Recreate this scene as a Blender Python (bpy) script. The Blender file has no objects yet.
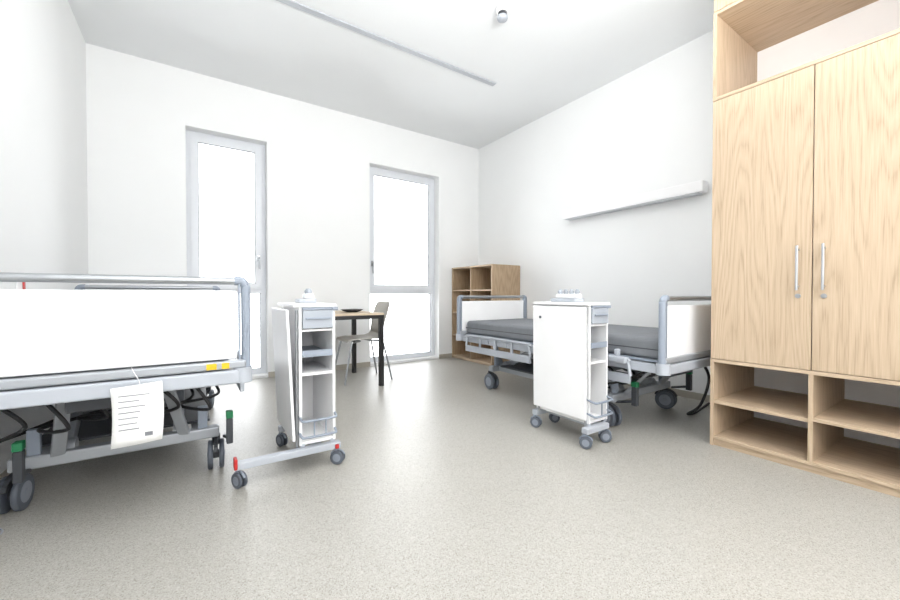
import bpy, bmesh, math, random
from mathutils import Vector, Matrix
random.seed(4)
S = bpy.context.scene
try:
    S.view_settings.view_transform = 'Standard'
    S.view_settings.look = 'None'
except Exception as e:
    print(e)
col = S.collection

# ------------------------------------------------------------ materials
def lin(c):
    return tuple((v/12.92 if v <= 0.04045 else ((v+0.055)/1.055)**2.4) for v in [k/255 for k in c])
def base(name):
    m = bpy.data.materials.new(name); m.use_nodes = True
    nt = m.node_tree; b = nt.nodes['Principled BSDF']
    return m, nt, b
def plain(name, c, rough=0.5, metal=0.0, var=0.04, scale=8, bump=0.0, bscale=200):
    m, nt, b = base(name)
    n = nt.nodes.new('ShaderNodeTexNoise'); n.inputs['Scale'].default_value = scale
    tc = nt.nodes.new('ShaderNodeTexCoord'); nt.links.new(tc.outputs['Object'], n.inputs['Vector'])
    r = nt.nodes.new('ShaderNodeValToRGB')
    L = lin(c)
    r.color_ramp.elements[0].position = 0.3; r.color_ramp.elements[1].position = 0.7
    r.color_ramp.elements[0].color = tuple(v*(1-var) for v in L)+(1,)
    r.color_ramp.elements[1].color = tuple(min(1, v*(1+var)) for v in L)+(1,)
    nt.links.new(n.outputs['Fac'], r.inputs['Fac']); nt.links.new(r.outputs['Color'], b.inputs['Base Color'])
    b.inputs['Roughness'].default_value = rough; b.inputs['Metallic'].default_value = metal
    if bump:
        n2 = nt.nodes.new('ShaderNodeTexNoise'); n2.inputs['Scale'].default_value = bscale
        nt.links.new(tc.outputs['Object'], n2.inputs['Vector'])
        bp = nt.nodes.new('ShaderNodeBump'); bp.inputs['Strength'].default_value = bump
        bp.inputs['Distance'].default_value = 0.002
        nt.links.new(n2.outputs['Fac'], bp.inputs['Height']); nt.links.new(bp.outputs['Normal'], b.inputs['Normal'])
    return m
def wood(name, axis, c1, c2, c3, seed=0.0):
    m, nt, b = base(name)
    tc = nt.nodes.new('ShaderNodeTexCoord'); mp = nt.nodes.new('ShaderNodeMapping')
    sc = [1, 1, 1]; sc['xyz'.index(axis)] = 0.075
    mp.inputs['Scale'].default_value = sc
    mp.inputs['Location'].default_value = (seed, seed*2.1, seed*0.7)
    nt.links.new(tc.outputs['Object'], mp.inputs['Vector'])
    n0 = nt.nodes.new('ShaderNodeTexNoise'); n0.inputs['Scale'].default_value = 3.6; n0.inputs['Detail'].default_value = 3
    n0.inputs['Roughness'].default_value = 0.4
    nt.links.new(mp.outputs['Vector'], n0.inputs['Vector'])
    mul = nt.nodes.new('ShaderNodeMath'); mul.operation = 'MULTIPLY'; mul.inputs[1].default_value = 70
    nt.links.new(n0.outputs['Fac'], mul.inputs[0])
    fr = nt.nodes.new('ShaderNodeMath'); fr.operation = 'PINGPONG'; fr.inputs[1].default_value = 1.0
    nt.links.new(mul.outputs[0], fr.inputs[0])
    mp2 = nt.nodes.new('ShaderNodeMapping'); sc2 = [1, 1, 1]; sc2['xyz'.index(axis)] = 0.03
    mp2.inputs['Scale'].default_value = sc2
    nt.links.new(tc.outputs['Object'], mp2.inputs['Vector'])
    n1 = nt.nodes.new('ShaderNodeTexNoise'); n1.inputs['Scale'].default_value = 220; n1.inputs['Detail'].default_value = 4
    nt.links.new(mp2.outputs['Vector'], n1.inputs['Vector'])
    mx = nt.nodes.new('ShaderNodeMix'); mx.data_type = 'FLOAT'; mx.inputs[0].default_value = 0.75
    nt.links.new(fr.outputs[0], mx.inputs[2]); nt.links.new(n1.outputs['Fac'], mx.inputs[3])
    r = nt.nodes.new('ShaderNodeValToRGB'); e = r.color_ramp.elements
    e[0].position = 0.24; e[0].color = lin(c1)+(1,); e[1].position = 0.76; e[1].color = lin(c3)+(1,)
    k = e.new(0.45); k.color = lin(c2)+(1,)
    nt.links.new(mx.outputs[0], r.inputs['Fac']); nt.links.new(r.outputs['Color'], b.inputs['Base Color'])
    b.inputs['Roughness'].default_value = 0.5
    return m
def floor_mat():
    m, nt, b = base('speckled_linoleum')
    tc = nt.nodes.new('ShaderNodeTexCoord')
    v = nt.nodes.new('ShaderNodeTexVoronoi'); v.inputs['Scale'].default_value = 320
    nt.links.new(tc.outputs['Object'], v.inputs['Vector'])
    sep = nt.nodes.new('ShaderNodeSeparateColor'); nt.links.new(v.outputs['Color'], sep.inputs[0])
    r = nt.nodes.new('ShaderNodeValToRGB'); e = r.color_ramp.elements; r.color_ramp.interpolation = 'CONSTANT'
    e[0].position = 0; e[0].color = lin((143, 139, 131))+(1,)
    e[1].position = 0.12; e[1].color = lin((167, 164, 157))+(1,)
    k = e.new(0.45); k.color = lin((173, 171, 164))+(1,)
    k = e.new(0.8); k.color = lin((184, 182, 177))+(1,)
    k = e.new(0.95); k.color = lin((158, 154, 145))+(1,)
    nt.links.new(sep.outputs[0], r.inputs['Fac'])
    n = nt.nodes.new('ShaderNodeTexNoise'); n.inputs['Scale'].default_value = 2.0
    nt.links.new(tc.outputs['Object'], n.inputs['Vector'])
    mr = nt.nodes.new('ShaderNodeMapRange'); mr.inputs[3].default_value = 0.32; mr.inputs[4].default_value = 0.42
    nt.links.new(n.outputs['Fac'], mr.inputs[0]); nt.links.new(mr.outputs[0], b.inputs['Roughness'])
    nt.links.new(r.outputs['Color'], b.inputs['Base Color'])
    return m

M_WALL = plain('painted_wall', (246, 247, 247), 0.9, var=0.006, scale=3, bump=0.1, bscale=300)
M_CEIL = plain('painted_ceiling', (240, 242, 243), 0.95, var=0.006, scale=3)
M_FLOOR = floor_mat()
M_BASE = plain('baseboard_vinyl', (180, 174, 162), 0.6)
O1, O2, O3 = (166, 144, 118), (190, 168, 142), (202, 181, 156)
M_OAKV = wood('oak_vertical', 'z', O1, O2, O3)
M_OAKV2 = wood('oak_vertical_pale', 'z', O1, O2, O3, 3.3)
M_OAKH = wood('oak_horizontal', 'y', O1, O2, O3, 1.2)
M_OAKD = wood('oak_shelf', 'z', (150, 126, 100), (172, 148, 120), (188, 164, 136), 2.2)
M_OAKX = wood('oak_tabletop', 'x', (184, 162, 136), (204, 184, 158), (216, 198, 174), 5)
M_WHITE = plain('white_laminate', (242, 242, 243), 0.35, var=0.01)
M_PVC = plain('white_window_frame', (226, 229, 234), 0.35, var=0.01)
M_SILV = plain('silver_lacquer', (170, 174, 180), 0.4, 0.35, var=0.03)
M_BLUE = plain('blue_grey_plastic', (146, 155, 168), 0.45, var=0.03)
M_LGREY = plain('light_grey_plastic', (178, 183, 191), 0.45, var=0.02)
M_DRAW = plain('drawer_grey', (166, 172, 181), 0.45, var=0.02)
M_CHROME = plain('brushed_steel', (170, 173, 177), 0.3, 0.9, var=0.03)
M_MATT = plain('grey_mattress_cover', (126, 129, 134), 0.75, var=0.05, scale=20, bump=0.3, bscale=400)
M_DARK = plain('dark_grey_plastic', (62, 65, 70), 0.5, var=0.08)
M_TYRE = plain('grey_caster_tyre', (88, 94, 104), 0.55, var=0.05)
M_HUB = plain('caster_hub', (136, 143, 154), 0.5, var=0.04)
M_BLACK = plain('black_lacquer', (32, 31, 32), 0.4, var=0.05)
M_CABLE = plain('black_cable', (30, 30, 33), 0.5, var=0.05)
M_PAPER = plain('white_paper', (235, 235, 234), 0.8, var=0.01)
M_INK = plain('grey_ink', (120, 122, 128), 0.8)
M_YEL = plain('yellow_sticker', (226, 186, 30), 0.5)
M_GREEN = plain('green_plastic', (25, 120, 75), 0.45)
M_RED = plain('red_plastic', (190, 42, 40), 0.45)
M_CHAIR = plain('greige_chair_shell', (200, 197, 191), 0.45, var=0.02)
M_RAIL = plain('grey_ceiling_track', (188, 192, 198), 0.5, var=0.02)
M_LAMP = plain('lamp_housing', (250, 250, 251), 0.35, var=0.003)
M_LAMPG = plain('lamp_diffuser', (205, 208, 212), 0.5, var=0.01)
m, nt, b = base('window_glass')
out = nt.nodes['Material Output']
tr = nt.nodes.new('ShaderNodeBsdfTransparent'); gl = nt.nodes.new('ShaderNodeBsdfGlossy'); gl.inputs['Roughness'].default_value = 0.03
fz = nt.nodes.new('ShaderNodeFresnel'); fz.inputs[0].default_value = 1.35
mx = nt.nodes.new('ShaderNodeMixShader'); nt.links.new(fz.outputs[0], mx.inputs[0]); nt.links.new(tr.outputs[0], mx.inputs[1]); nt.links.new(gl.outputs[0], mx.inputs[2])
nt.links.new(mx.outputs[0], out.inputs['Surface']); M_GLASS = m

# ------------------------------------------------------------ mesh helpers
class B:
    def __init__(s): s.bm = bmesh.new()
    def box(s, x0, x1, y0, y1, z0, z1, rot=None, piv=None):
        x0, x1 = sorted((x0, x1)); y0, y1 = sorted((y0, y1)); z0, z1 = sorted((z0, z1))
        vs = [s.bm.verts.new(p) for p in [(x0,y0,z0),(x1,y0,z0),(x1,y1,z0),(x0,y1,z0),(x0,y0,z1),(x1,y0,z1),(x1,y1,z1),(x0,y1,z1)]]
        for f in [(0,3,2,1),(4,5,6,7),(0,1,5,4),(1,2,6,5),(2,3,7,6),(3,0,4,7)]:
            s.bm.faces.new([vs[i] for i in f])
        if rot is not None:
            bmesh.ops.rotate(s.bm, verts=vs, cent=piv or (0,0,0), matrix=rot)
        return s
    def beam(s, p0, p1, w, h, up=(0,0,1)):
        p0 = Vector(p0); p1 = Vector(p1); d = (p1-p0).normalized(); u = Vector(up)
        if abs(d.dot(u)) > 0.95: u = Vector((0,1,0))
        r = d.cross(u).normalized(); u = r.cross(d).normalized()
        vs = []
        for p in (p0, p1):
            for a, c in ((-1,-1),(1,-1),(1,1),(-1,1)):
                vs.append(s.bm.verts.new(p + r*a*w/2 + u*c*h/2))
        for f in [(0,1,2,3),(7,6,5,4),(0,4,5,1),(1,5,6,2),(2,6,7,3),(3,7,4,0)]:
            s.bm.faces.new([vs[i] for i in f])
        return s
    def tube(s, pts, r, seg=12, smooth=0, caps=True):
        P = [Vector(p) for p in pts]
        if smooth:
            Q = []
            for i in range(len(P)-1):
                a = P[max(i-1,0)]; b_ = P[i]; c = P[i+1]; d = P[min(i+2,len(P)-1)]
                for k in range(smooth):
                    t = k/smooth
                    Q.append(0.5*((2*b_)+(c-a)*t+(2*a-5*b_+4*c-d)*t*t+(3*b_-a-3*c+d)*t**3))
            Q.append(P[-1]); P = Q
        rr = r if isinstance(r, (list, tuple)) else [r]*len(P)
        t0 = (P[1]-P[0]).normalized()
        u = t0.cross(Vector((0,0,1)))
        if u.length < 0.1: u = t0.cross(Vector((0,1,0)))
        u.normalize(); rings = []
        for i, p in enumerate(P):
            t = (P[min(i+1,len(P)-1)]-P[max(i-1,0)]).normalized()
            u = (u - t*u.dot(t)).normalized(); v = t.cross(u)
            rings.append([s.bm.verts.new(p+(u*math.cos(2*math.pi*k/seg)+v*math.sin(2*math.pi*k/seg))*rr[i]) for k in range(seg)])
        for a, c in zip(rings[:-1], rings[1:]):
            for k in range(seg):
                f = s.bm.faces.new((a[k], a[(k+1)%seg], c[(k+1)%seg], c[k])); f.smooth = True
        if caps:
            s.bm.faces.new([s.bm.verts.new(v.co) for v in reversed(rings[0])])
            s.bm.faces.new([s.bm.verts.new(v.co) for v in rings[-1]])
        return s
    def cyl(s, p0, p1, r, seg=20): return s.tube([p0, p1], r, seg)
    def lathe(s, prof, seg=24, c=(0,0,0)):
        rings = []
        for r, z in prof:
            rings.append([s.bm.verts.new((c[0]+r*math.cos(2*math.pi*k/seg), c[1]+r*math.sin(2*math.pi*k/seg), c[2]+z)) for k in range(seg)])
        for a, d in zip(rings[:-1], rings[1:]):
            for k in range(seg):
                f = s.bm.faces.new((a[k], a[(k+1)%seg], d[(k+1)%seg], d[k])); f.smooth = True
        s.bm.faces.new(list(reversed(rings[0]))); s.bm.faces.new(rings[-1])
        return s
    def loft(s, rows, thick):
        n = len(rows); mcount = len(rows[0])
        V = [[Vector(p) for p in r] for r in rows]
        N = [[None]*mcount for _ in range(n)]
        for i in range(n):
            for j in range(mcount):
                a = V[min(i+1,n-1)][j]-V[max(i-1,0)][j]; c = V[i][min(j+1,mcount-1)]-V[i][max(j-1,0)]
                N[i][j] = a.cross(c).normalized()
        T = [[s.bm.verts.new(V[i][j]+N[i][j]*thick/2) for j in range(mcount)] for i in range(n)]
        U = [[s.bm.verts.new(V[i][j]-N[i][j]*thick/2) for j in range(mcount)] for i in range(n)]
        def q(a,b_,c,d):
            f = s.bm.faces.new((a,b_,c,d)); f.smooth = True
        for i in range(n-1):
            for j in range(mcount-1):
                q(T[i][j],T[i+1][j],T[i+1][j+1],T[i][j+1]); q(U[i][j],U[i][j+1],U[i+1][j+1],U[i+1][j])
            q(T[i][0],U[i][0],U[i+1][0],T[i+1][0]); q(T[i][-1],T[i+1][-1],U[i+1][-1],U[i][-1])
        for j in range(mcount-1):
            q(T[0][j],T[0][j+1],U[0][j+1],U[0][j]); q(T[-1][j],U[-1][j],U[-1][j+1],T[-1][j+1])
        return s
def obj(name, bb, mat, parent=None, bevel=0, seg=2, label=None, loc=(0,0,0), rot=0, **props):
    me = bpy.data.meshes.new(name)
    bmesh.ops.recalc_face_normals(bb.bm, faces=bb.bm.faces)
    bb.bm.to_mesh(me); bb.bm.free()
    o = bpy.data.objects.new(name, me); col.objects.link(o); me.materials.append(mat)
    if parent: o.parent = parent
    o.location = loc; o.rotation_euler = (0,0,rot)
    if bevel:
        md = o.modifiers.new('bevel', 'BEVEL'); md.width = bevel; md.segments = seg; md.limit_method = 'ANGLE'; md.angle_limit = math.radians(40)
    if label: o['label'] = label
    for k, v in props.items(): o[k] = v
    return o
def thing(name, loc, label, category, rot=0, group=None):
    e = bpy.data.objects.new(name, None); e.empty_display_size = 0.1; col.objects.link(e)
    e.location = loc; e.rotation_euler = (0,0,rot); e['label'] = label; e['category'] = category
    if group: e['group'] = group
    return e

# ------------------------------------------------------------ room shell
XL, XR, YB, YF, H = -0.775, 3.72, 4.72, -1.7, 3.2
W1 = (-0.04, 0.711); W2 = (1.925, 2.99); ZT = 2.645; ZS = 0.03
st = dict(kind='structure')
obj('floor', B().box(XL-.2, XR+.2, YF-.2, YB+.3, -.1, 0), M_FLOOR, **st)
obj('ceiling', B().box(XL-.2, XR+.2, YF-.2, YB+.3, H, H+.1), M_CEIL, **st)
obj('wall_left', B().box(XL-.2, XL, YF, YB, 0, H), M_WALL, **st)
obj('wall_right', B().box(XR, XR+.2, YF, YB, 0, H), M_WALL, **st)
obj('wall_front', B().box(XL-.2, XR+.2, YF-.2, YF, 0, H), M_WALL, **st)
obj('wall_niche', B().box(3.34, XR, YF, 1.05, 0, H), M_WALL, **st)
wb = B()
for a, c in ((XL-.2, W1[0]), (W1[1], W2[0]), (W2[1], XR+.2)): wb.box(a, c, YB, YB+.3, 0, H)
for w in (W1, W2):
    wb.box(w[0], w[1], YB, YB+.3, ZT, H); wb.box(w[0], w[1], YB, YB+.3, 0, ZS)
obj('wall_back', wb, M_WALL, **st)
obj('baseboard_back', B().box(XL, W1[0], YB-.008, YB, 0, .06).box(W1[1], W2[0], YB-.008, YB, 0, .06).box(W2[1], XR, YB-.008, YB, 0, .06), M_BASE, **st)
obj('baseboard_right', B().box(XR-.008, XR, 1.06, YB-.01, 0, .06), M_BASE, **st)
obj('baseboard_left', B().box(XL, XL+.006, YF, YB-.01, 0, .06), M_BASE, **st)

def frame(x0, x1, y0, y1, z0, z1, k):
    return B().box(x0, x0+k, y0, y1, z0, z1).box(x1-k, x1, y0, y1, z0, z1).box(x0+k, x1-k, y0, y1, z1-k, z1).box(x0+k, x1-k, y0, y1, z0, z0+k)
def window(n, w, hinge_right, transom):
    x0, x1 = w; ya, yb = YB+.13, YB+.2
    F = .055
    fr = frame(x0, x1, ya, yb, ZS, ZT, F).box(x0+F, x1-F, ya, yb, transom-.03, transom+.03)
    root = obj('window_%d' % n, fr, M_PVC, **st)
    k = .068; a0, a1, s0, s1 = x0+F-.015, x1-F+.015, transom+.015, ZT-F+.015
    ys = ya-.018
    obj('window_sash', frame(a0, a1, ys, ya-.001, s0, s1, k), M_PVC, root)
    obj('window_gasket', frame(a0+k, a1-k, ys+.006, ya-.001, s0+k, s1-k, .006), M_TYRE, root)
    obj('window_gasket', frame(x0+F, x1-F, ya+.028, ya+.040, ZS+F, transom-.03, .006), M_TYRE, root)
    obj('glass_pane', B().box(a0+k+.006, a1-k-.006, ys+.010, ys+.014, s0+k+.006, s1-k-.006), M_GLASS, root)
    obj('glass_pane', B().box(x0+F+.006, x1-F-.006, ya+.03, ya+.036, ZS+F+.006, transom-.036), M_GLASS, root)
    hx = (a1-.035) if hinge_right else (a0+.035)
    hz = 1.35
    obj('window_handle', B().box(hx-.014, hx+.014, ys-.012, ys, hz-.035, hz+.035).tube([(hx, ys, hz), (hx, ys-.045, hz), (hx, ys-.05, hz-.02), (hx, ys-.05, hz-.13)], .009, 10), M_CHROME, root)
window(1, W1, True, 0.98); window(2, W2, False, 0.98)

# curtain track and detector
obj('curtain_track', B().box(XL+.02, 2.72, 3.148, 3.205, H-.012, H), M_RAIL, bevel=.002,
    label='thin grey aluminium curtain track fixed to the ceiling', category='curtain track')
sd = thing('smoke_detector', (2.06, 2.31, H), 'small white round smoke detector hanging from the ceiling', 'smoke detector')
obj('detector_base', B().lathe([(.055, 0), (.055, -.02), (.048, -.03), (.03, -.034)]), M_WHITE, sd)
obj('detector_grille', B().lathe([(.034, -.032), (.034, -.062)]), M_DARK, sd)
obj('detector_head', B().lathe([(.040, -.060), (.045, -.070), (.038, -.088), (.015, -.096)]), M_LGREY, sd)

# wall lamp over bed
wl = thing('wall_lamp', (XR, 2.24, 1.80), 'long white box-shaped reading lamp mounted above the bed', 'wall lamp')
obj('lamp_body', B().box(-.13, -.03, -.74, .74, .012, .105).box(-.03, 0, -.70, .70, .03, .085), M_LAMP, wl, bevel=.006)
obj('lamp_diffuser', B().box(-.125, -.04, -.70, .70, 0, .012), M_LAMPG, wl, bevel=.003)

# wall socket on left wall
ws = thing('wall_socket', (XL, 3.06, .985), 'small wall socket with red insert', 'wall socket')
obj('socket_plate', B().box(0, .008, -.08, .08, -.04, .04), M_WHITE, ws, bevel=.003)
obj('socket_insert', B().box(.008, .013, -.015, .015, -.025, .025), M_RED, ws, bevel=.002)

# ------------------------------------------------------------ wardrobe
wd = thing('wardrobe', (2.67, 1.064, 0), 'tall built-in oak wardrobe with two doors and open compartments', 'wardrobe')
D = .66; WW = .932; T = .019
for y0, y1 in ((-T, 0), (-WW, -WW+T)):
    obj('side_panel', B().box(0.0185, D, y0, y1, 0, 3.18).box(0, .018, y0, y1, 0, .535).box(0, .018, y0, y1, 2.12, 2.66), M_OAKV2, wd)
for nm, z0, z1, xx in (('plinth', .0, .038, .012), ('bottom_board', .04, .06, 0), ('board', .515, .535, 0), ('board', 2.12, 2.14, 0), ('board', 2.64, 2.66, 0), ('top_board', 3.16, 3.18, .02)):
    obj(nm, B().box(xx, D-.01, -WW+T, -T, z0, z1), M_OAKH, wd, bevel=.001, seg=1)
obj('divider', B().box(.001, D-.01, -.475, -.456, .06, .515), M_OAKV, wd)
obj('shelf', B().box(.004, D-.01, -.456, -T, .262, .282), M_OAKH, wd)
obj('shelf', B().box(.004, D-.01, -WW+T, -.475, .272, .292), M_OAKH, wd)
obj('back_panel', B().box(D-.01, D, -WW+T, -T, .06, 3.16), M_WHITE, wd)
for i, (a, c) in enumerate(((-.464, -.001), (-WW+.001, -.468))):
    d = obj('door', B().box(0, .018, a, c, .538, 2.117), [M_OAKV, M_OAKV2][i], wd, bevel=.0015, seg=1)
    hy = -.411 if i == 0 else -.512
    obj('door_handle', B().cyl((-.03, hy, .955), (-.03, hy, 1.19), .006, 12).cyl((-.03, hy, .975), (0, hy, .975), .005, 10).cyl((-.03, hy, 1.17), (0, hy, 1.17), .005, 10), M_CHROME, d, label='vertical steel bar handle')
    obj('door_lock', B().cyl((-.006, hy, .925), (0, hy, .925), .012, 18).cyl((-.007, hy, .925), (-.006, hy, .925), .006, 12), M_CHROME, d)
    obj('top_panel', B().box(0, .018, a, c, 2.663, 3.178), [M_OAKV, M_OAKV2][i], wd, bevel=.0015, seg=1)

# ------------------------------------------------------------ bookcase in the corner
bc = thing('bookcase', (3.205, 3.787, 0), 'low open oak shelf unit with two columns in the corner', 'bookcase')
BD, BW, BH = .50, .915, 1.33
bx = B().box(0, BD, 0, .019, 0, BH).box(0, BD, BW-.019, BW, 0, BH).box(.001, BD-.01, BW/2-.01, BW/2+.01, .04, BH-.019)
obj('bookcase_body', bx, M_OAKD, bc, bevel=.001, seg=1)
obj('top_board', B().box(.0, BD, .019, BW-.019, BH-.019, BH), M_OAKH, bc)
obj('bottom_board', B().box(.0, BD, .019, BW-.019, .02, .04), M_OAKH, bc)
for k in (1, 2, 3):
    z = .02+k*.325
    obj('shelf', B().box(.002, BD-.01, .019, BW/2-.01, z-.009, z+.009), M_OAKH, bc)
    obj('shelf', B().box(.002, BD-.01, BW/2+.01, BW-.019, z-.009, z+.009), M_OAKH, bc)
obj('back_panel', B().box(BD-.01, BD, .019, BW-.019, .04, BH-.019), M_OAKD, bc)
obj('plinth', B().box(.02, .035, .019, BW-.019, 0, .02), M_OAKH, bc)

# ------------------------------------------------------------ table + chair
tb = thing('dining_table', (1.24, 4.04, 0), 'square table with oak top and black square legs', 'table')
hw = .39
obj('tabletop', B().box(-hw, hw, -.42, .42, .727, .747), M_OAKX, tb, bevel=.002)
obj('table_frame', B().box(-hw+.001, hw-.001, -.419, -.39, .69, .7265).box(-hw+.001, hw-.001, .39, .419, .69, .7265).box(-hw+.001, -hw+.03, -.39, .39, .69, .7265).box(hw-.03, hw-.001, -.39, .39, .69, .7265), M_BLACK, tb)
for sx in (-1, 1):
    for sy in (-1, 1):
        obj('table_leg', B().box(sx*(hw-.001), sx*(hw-.046), sy*.419, sy*.374, 0, .69), M_BLACK, tb, bevel=.002)
pl = thing('bowl', (1.42, 3.98, .747), 'small dark shallow bowl on the table', 'bowl')
obj('bowl_body', B().lathe([(.05, 0), (.09, .012), (.12, .03), (.116, .03), (.085, .016), (.04, .008)], 28), M_BLACK, pl)

ch = thing('dining_chair', (1.56, 4.06, 0), 'greige plastic shell chair with chrome legs at the table', 'chair')
def rows(prof):
    R = []
    for x, z, w_, cz, cx in prof:
        R.append([(x-cx*(t*t), t*w_, z+cz*(t*t)) for t in [k/5-1 for k in range(11)]])
    return R
seat = [(-.23,.435,.17,.0,0),(-.21,.452,.195,.005,0),(-.12,.452,.21,.015,0),(0,.445,.215,.02,0),(.12,.445,.205,.022,.005),(.18,.46,.19,.025,.02),(.212,.495,.175,.02,.04)]
backp = [(.212,.495,.175,.02,.04),(.228,.56,.17,.01,.05),(.245,.64,.185,.0,.055),(.265,.72,.195,0,.05),(.290,.82,.185,-.005,.045),(.30,.86,.16,-.01,.04)]
obj('seat', B().loft(rows(seat), .008), M_CHAIR, ch)
obj('backrest', B().loft(rows(backp), .008), M_CHAIR, ch)
for sx in (-1, 1):
    for sy in (-1, 1):
        obj('chair_leg', B().tube([(sx*.06, sy*.1, .432), (sx*.15, sy*.16, .428), (sx*.18, sy*.175, .40), (sx*.265, sy*.21, .0)], .010, 10, smooth=5), M_CHROME, ch)
obj('seat_bracket', B().tube([(-.06,-.1,.432),(-.06,.1,.432)], .01, 10).tube([(.06,-.1,.432),(.06,.1,.432)], .01, 10), M_CHROME, ch)

# ------------------------------------------------------------ casters
def caster(parent, x, y, r, yaw, name='caster', top=None):
    e = B()
    top = top or r*2+.03
    cy = math.cos(yaw); sy = math.sin(yaw)
    ax = Vector((cy, sy, 0)); fw = Vector((-sy, cy, 0))
    c = Vector((x, y, r)); w = r*.36
    c2 = c+fw*r*.35
    pts = []
    for k in range(9):
        a = math.radians(20+k*17)
        pts.append(c+fw*math.cos(a)*r*1.12+Vector((0,0,1))*math.sin(a)*r*1.12)
    for p, q in zip(pts[:-1], pts[1:]): e.beam(p, q, w*.7, r*.18, up=(c-p).normalized())
    e.cyl(c2+Vector((0,0,r*.6)), Vector((c2.x, c2.y, top)), r*.26, 14)
    e.cyl(c-ax*w*.5, c+ax*w*.5, r*.3, 16)
    h = obj(name, e, M_DARK if r > .06 else M_BLUE, parent)
    for s_ in (-1, 1):
        a = c+ax*s_*w*.55; b_ = c+ax*s_*w*1.45
        obj('caster_wheel', B().tube([a, a+(b_-a)*.15, a+(b_-a)*.85, b_], [r*.9, r, r, r*.88], 28), M_TYRE, h, bevel=0)
        obj('wheel_hub', B().tube([a+(b_-a)*.98, b_+(b_-a)*.06], [r*.62, r*.52], 24).tube([b_+(b_-a)*.05, b_+(b_-a)*.14], [r*.22, r*.16], 16), M_HUB, h)
    return h

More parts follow.
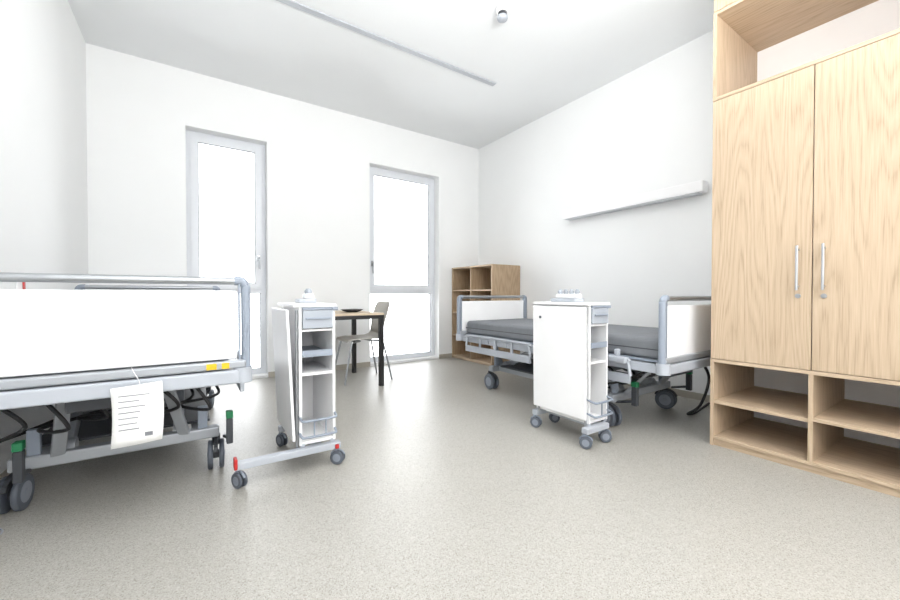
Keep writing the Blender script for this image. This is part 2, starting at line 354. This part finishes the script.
# ------------------------------------------------------------ beds
def make_bed(loc, L, dz, label, tall_front):
    bed = thing('hospital_bed', loc, label, 'hospital bed')
    hl = L/2
    for sgn, nm in ((-1, 'footboard'), (1, 'headboard')):
        c = sgn*(hl-.02)
        pan = obj(nm, B().box(-.455, .455, c-.011, c+.011, .64+dz-(.02 if not tall_front else 0), .95+dz), M_WHITE, bed, bevel=.008, seg=3, label='white laminate end board')
        obj('grab_rail', B().tube([(-.455, c, .993+dz), (.455, c, .993+dz)], .0165, 16), M_CHROME, pan)
        for sx in (-1, 1):
            obj('corner_post', B().tube([(sx*.445, c, .994+dz), (sx*.475, c, .992+dz), (sx*.490, c, .972+dz), (sx*.492, c, .94+dz), (sx*.492, c, .60+dz)], .0205, 14, smooth=6)
                .box(sx*.460, sx*.468, c-.014, c+.014, .61+dz, .985+dz), M_BLUE, pan)
        obj('end_rail', B().box(-.49, .49, c-.028, c+.022, .598+dz, .634+dz), M_SILV, bed, bevel=.008)
        bp = B().box(-.50, .50, c-.034, c+.03, .53+dz, .592+dz).cyl((-.478, c, .532+dz), (-.478, c, .60+dz), .04, 24).cyl((.478, c, .532+dz), (.478, c, .60+dz), .04, 24)
        obj('bumper', bp, M_LGREY, bed, bevel=.01, seg=3)
    fb = B()
    for sx in (-1, 1): fb.box(sx*.44, sx*.48, -hl+.06, hl-.06, .53+dz, .585+dz)
    for y in (-.8, -.4, 0, .4, .8): fb.box(-.44, .44, y-.02, y+.02, .535+dz, .575+dz)
    obj('bed_frame', fb, M_LGREY, bed, bevel=.005)
    pf = B(); seg = [(-hl+.08, -.36), (-.34, -.02), (0, .22), (.24, hl-.08)]
    for a, c in seg:
        pf.box(-.43, .43, a, c, .588+dz, .605+dz)
    obj('mattress_platform', pf, M_BLUE, bed, bevel=.004)
    for sx in (-1, 1):
        for a, c in ((-hl+.22, -.08), (.02, hl-.16)):
            r = B().tube([(sx*.495, a, .49+dz), (sx*.495, a+.02, .575+dz), (sx*.495, a+.07, .60+dz), (sx*.495, c-.07, .60+dz), (sx*.495, c-.02, .575+dz), (sx*.495, c, .49+dz)], .0115, 10, smooth=4)
            r.box(sx*.485, sx*.505, a, c, .44+dz, .50+dz)
            n = 3
            for k in range(1, n+1):
                y = a+(c-a)*k/(n+1); r.box(sx*.488, sx*.502, y-.012, y+.012, .50+dz, .60+dz)
            r.box(sx*.44, sx*.49, (a+c)/2-.15, (a+c)/2-.11, .54+dz, .575+dz).box(sx*.44, sx*.49, (a+c)/2+.11, (a+c)/2+.15, .54+dz, .575+dz)
            obj('side_rail', r, M_LGREY, bed, bevel=.003)
    ba = B()
    for sx in (-1, 1): ba.box(sx*.27, sx*.32, -.62, .62, .175, .225)
    for y in (-.65, .65):
        ba.box(-.40, .40, y-.03, y+.03, .172, .228)
    ba.box(-.27, .27, -.18, -.13, .18, .22).box(-.27, .27, .13, .18, .18, .22)
    obj('base_frame', ba, M_SILV, bed, bevel=.008)
    for sy in (-1, 1):
        for sx in (-1, 1):
            la = B().beam((sx*.22, sy*.60, .22), (sx*.22, sy*.18, .535+dz), .035, .06).cyl((sx*.19, sy*.60, .225), (sx*.25, sy*.60, .225), .04, 18).cyl((sx*.19, sy*.18, .53+dz), (sx*.25, sy*.18, .53+dz), .035, 18)
            obj('lift_arm', la, M_SILV, bed, bevel=.004)
            obj('frame_bracket', B().beam((sx*.17, sy*.88, .54+dz), (sx*.24, sy*.675, .22), .05, .022), M_SILV, bed, bevel=.004)
            obj('frame_upright', B().box(sx*.30, sx*.345, sy*.66, sy*.63, .22, .34), M_BLUE, bed, bevel=.004)
        obj('lift_crossbar', B().cyl((-.22, sy*.40, .37+dz*.5), (.22, sy*.40, .37+dz*.5), .022, 14).box(-.30, .30, sy*.22-.02, sy*.22+.02, .49+dz, .535+dz), M_SILV, bed)
        obj('lift_motor', B().box(-.09, .03, sy*.18-.1, sy*.18+.1, .30, .40).cyl((-.03, sy*.18, .35), (-.03, sy*.52, .26), .025, 14), M_DARK, bed, bevel=.01)
    obj('control_box', B().box(-.16, .16, -.95, -.78, .455+dz, .528+dz), M_DARK, bed, bevel=.008)
    obj('under_cover', B().box(-.36, .36, -.55, .55, .228, .242), M_DARK, bed, bevel=.004)
    for sx in (-1, 1):
        for sy in (-1, 1):
            caster(bed, sx*.385, sy*.65, .075, random.uniform(-.3, .3), top=.175)
    for px in (-.33, .44):
        obj('brake_pedal', B().beam((px-.01, -.67, .17), (px, -.80, .20), .03, .016).box(px-.015, px+.015, -.82, -.78, .17, .30), M_DARK, bed, bevel=.005)
        obj('pedal_marker', B().box(px-.016, px+.016, -.822, -.778, .30, .335), M_GREEN, bed, bevel=.004, label='green pedal tip')
    for k in range(6):
        x = -.36+k*.13
        obj('cable', B().tube([(x, -.88, .50+dz), (x+.06, -.84, .40-.03*(k % 2)), (x-.07, -.66, .31+.03*(k % 3)), (x+.12, -.45, .36), (x+.02, -.25, .48+dz)], .008, 8, smooth=8), M_CABLE, bed)
    mt = thing('mattress', (loc[0], loc[1], .606+dz), 'grey covered foam mattress lying on the hospital bed', 'mattress')
    obj('mattress_cover', B().box(-.425, .425, -hl+.06, hl-.06, 0, .135), M_MATT, mt, bevel=.03, seg=4)
    obj('mattress_piping', B().box(-.4275, .4275, -hl+.0575, hl-.0575, .06, .066), M_DARK, mt, bevel=.002)
    return bed, mt

b1, m1 = make_bed((-.268, 3.06, 0), 2.17, 0, 'white and silver hospital bed with a paper sheet tied on', True)
b1.scale = (.965, 1, 1); m1.scale = (.965, 1, 1)
b2, m2 = make_bed((2.845, 2.26, 0), 2.165, -.085, 'white and grey hospital bed with grey mattress beside the wardrobe', False)
obj('warning_sticker', B().box(.33, .37, -1.0935, -1.092, .602, .628).box(.39, .42, -1.0935, -1.092, .602, .628), M_YEL, b1)
obj('bed_handset', B().box(-.56, -.525, -.86, -.66, .49, .53).box(-.535, -.50, -.80, -.77, .53, .575), M_LGREY, b2, bevel=.008)
obj('power_cord', B().tube([(.03, -1.04, .50), (.12, -1.07, .36), (.12, -1.02, .16), (.2, -.9, .05), (.45, -.85, .008), (.8, -.8, .008)], .009, 8, smooth=10), M_CABLE, b2)

# paper sheet tied to bed 1
pp = thing('paper_sheet', (-.178, 1.947, .335), 'white printed sheet tied to the bed end with string', 'paper sheet')
R = []
for i in range(9):
    t = i/8
    R.append([(-.085+.160*s+.006*math.sin(t*3), -.006*math.sin(s*3.1+t)-.008*(1-t)*s, .235*t+.01*s) for s in [k/6 for k in range(7)]])
obj('sheet', B().loft(R, .0015), M_PAPER, pp)
ink = B()
for k in range(7):
    z = .20-.022*k
    ink.box(-.06, -.06+random.uniform(.05, .11), -.0125, -.0120, z, z+.003)
ink.box(.02, .045, -.0135, -.0125, .035, .05)
obj('printed_text', ink, M_INK, pp)
obj('string', B().tube([(0, -.006, .22), (.005, -.01, .25), (-.01, -.02, .29), (-.02, -.004, .31)], .0015, 6, smooth=6), M_WHITE, pp)
obj('loose_cord', B().tube([(-.72, 2.36, .004), (-.66, 2.28, .004), (-.62, 2.20, .004), (-.68, 2.12, .004), (-.74, 2.08, .004)], .003, 6, smooth=8), M_LGREY, label='thin pale cord lying on the floor under the bed', category='cord')

# ------------------------------------------------------------ bedside cabinets
def bedside(loc, label, ext, leaf_tilt):
    c = thing('bedside_cabinet', loc, label, 'bedside cabinet')
    W, Dp, z0, z1 = .19, .43, .135, .865
    h = W/2
    b_ = B().box(-h, -h+.014, 0, Dp, z0, z1).box(h-.014, h, 0, Dp, z0, z1).box(-h+.014, h-.014, Dp-.012, Dp, z0, z1).box(-h+.014, h-.014, 0.004, Dp-.012, z0, z0+.016)
    b_.box(-h+.014, h-.014, .006, Dp-.012, .50, .514).box(-h+.014, h-.014, .006, Dp-.012, .735, .747)
    obj('cabinet_body', b_, M_WHITE, c)
    obj('cabinet_top', B().box(-h-.03, h+.004, -.012, Dp+.005, z1, z1+.018), M_WHITE, c, bevel=.004)
    obj('top_trim', B().box(h-.02, h+.012, -.016, Dp+.01, z1-.018, z1-.001).box(-h+.015, h-.021, -.014, -.002, z1-.015, z1-.001), M_BLUE, c, bevel=.003)
    d = obj('drawer', B().box(-h+.016, h-.016, -.014, .0, .752, z1-.017).box(-h+.02, h-.02, 0, Dp-.05, .756, .762), M_DRAW, c, bevel=.006)
    obj('drawer_handle', B().box(-h+.03, h-.03, -.024, -.014, .80, .812), M_BLUE, d, bevel=.003)
    obj('shelf_tray', B().box(-h+.016, h-.016, .0, Dp-.05, .6, .612).box(-h+.016, h-.016, -.004, -.0005, .6, .635), M_BLUE, c)
    r = B()
    for z in (.20, .285):
        r.tube([(-h+.004, .02, z), (-h+.006, -.03, z-.012), (-h+.03, -.045, z-.014), (h-.03, -.045, z-.014), (h-.006, -.03, z-.012), (h-.004, .02, z)], .007, 8, smooth=5)
    r.cyl((-.03, -.045, .186), (-.03, -.045, .27), .004, 8).cyl((.03, -.045, .186), (.03, -.045, .27), .004, 8)
    obj('bottle_rack', r, M_BLUE, c)
    rt = Matrix.Rotation(-leaf_tilt, 3, 'Y')
    leaf = obj('folding_table_leaf', B().box(-h-.034, -h-.018, .0, Dp, .16, .855, rot=rt, piv=(-h-.02, 0, .16)), M_WHITE, c, bevel=.006, label='white table leaf folded down against the side')
    obj('leaf_column', B().cyl((-h-.008, .02, .12), (-h-.008, .02, .85), .0075, 12).cyl((-h-.008, Dp-.03, .12), (-h-.008, Dp-.03, .85), .0075, 12), M_CHROME, c)
    obj('leaf_catch', B().cyl((-h-.045, Dp-.07, .78), (-h-.03, Dp-.07, .78), .009, 14), M_TYRE, leaf)
    e0, e1 = ext
    bs = B().box(-h-e0, h+e1, -.035, .01, .09, .125).box(-h-.03, h+.01, Dp-.03, Dp+.015, .09, .125).box(-.03, .03, .01, Dp-.03, .095, .12)
    bs.box(-h+.002, -h+.03, .001, .012, .12, .14).box(h-.03, h-.002, .001, .012, .12, .14).box(-.03, .03, Dp-.025, Dp-.005, .12, .14)
    obj('base_frame', bs, M_LGREY, c, bevel=.01, seg=3)
    for x, y, yaw in ((-h-e0+.02, -.01, .5), (h+e1-.012, -.012, .9), (-h-.01, Dp-.005, .4), (h-.01, Dp-.005, 1.0)):
        caster(c, x, y, .037, yaw, top=.092)
    return c
c1 = bedside((.56, 2.105, 0), 'narrow white bedside cabinet on casters beside the bed end', (.30, .02), .045)
obj('brake_lever', B().box(-.40, -.385, -.05, .0, .10, .15).box(.08, .10, -.05, -.036, .095, .118), M_RED, c1, bevel=.004, label='red brake lever')
c2 = bedside((2.112, 1.465, 0), 'narrow white bedside cabinet on casters next to the mattress', (.06, -.03), .01)

def gadget(loc, label, w, n):
    g = thing('telephone_set', loc, label, 'telephone set')
    obj('set_base', B().box(-.05, .05, -w/2, w/2, 0, .025), M_LGREY, g, bevel=.006)
    obj('set_cradle', B().box(-.01, .04, -w/2+.01, w/2-.01, .025, .055), M_WHITE, g, bevel=.008)
    k_ = B()
    for i in range(n):
        y = -w/2+.03+(w-.06)*i/max(1, n-1)
        k_.tube([(.015, y, .055), (.015, y, .068), (.015, y, .085)], [.013, .018, .008], 14)
    obj('set_button', k_, M_DRAW, g)
gadget((2.10, 1.70, .883), 'white desk device with round knobs on the bedside cabinet', .20, 4)
gadget((.56, 2.36, .883), 'small white device standing on the bedside cabinet', .10, 2)

# ------------------------------------------------------------ lighting
def area(name, loc, rot, sx, sy, power, color=(1,1,1), portal=False):
    l = bpy.data.lights.new(name, 'AREA'); l.shape = 'RECTANGLE'; l.size = sx; l.size_y = sy; l.energy = power; l.color = color
    o = bpy.data.objects.new(name, l); col.objects.link(o); o.location = loc; o.rotation_euler = rot
    if portal: l.cycles.is_portal = True
    return o
for w in (W1, W2):
    area('sky_portal', ((w[0]+w[1])/2, YB+.25, (ZT+ZS)/2), (math.radians(-90), 0, 0), w[1]-w[0], ZT-ZS, 1, portal=True)
# unseen fill lights added to brighten walls: one aimed up, one by entrance wall
area('bounce_fill', (.9, .1, 2.0), (math.radians(172), 0, 0), 1.0, 1.0, 100, (1, .998, .995))
area('soft_fill', (1.0, -1.62, 2.0), (math.radians(98), 0, math.radians(4)), 3.2, 1.8, 96, (1, .998, .995))

w = bpy.data.worlds.new('sky'); S.world = w; w.use_nodes = True
bg = w.node_tree.nodes['Background']; bg.inputs[0].default_value = (.96, .98, 1, 1); bg.inputs[1].default_value = 6.2

cam = bpy.data.cameras.new('camera'); co = bpy.data.objects.new('camera', cam); col.objects.link(co)
cam.sensor_width = 36; cam.lens = 383/900*36; cam.clip_start = .05
co.location = (0, 0, .93); co.rotation_euler = (math.radians(90-.75), 0, math.radians(-34))
S.camera = co
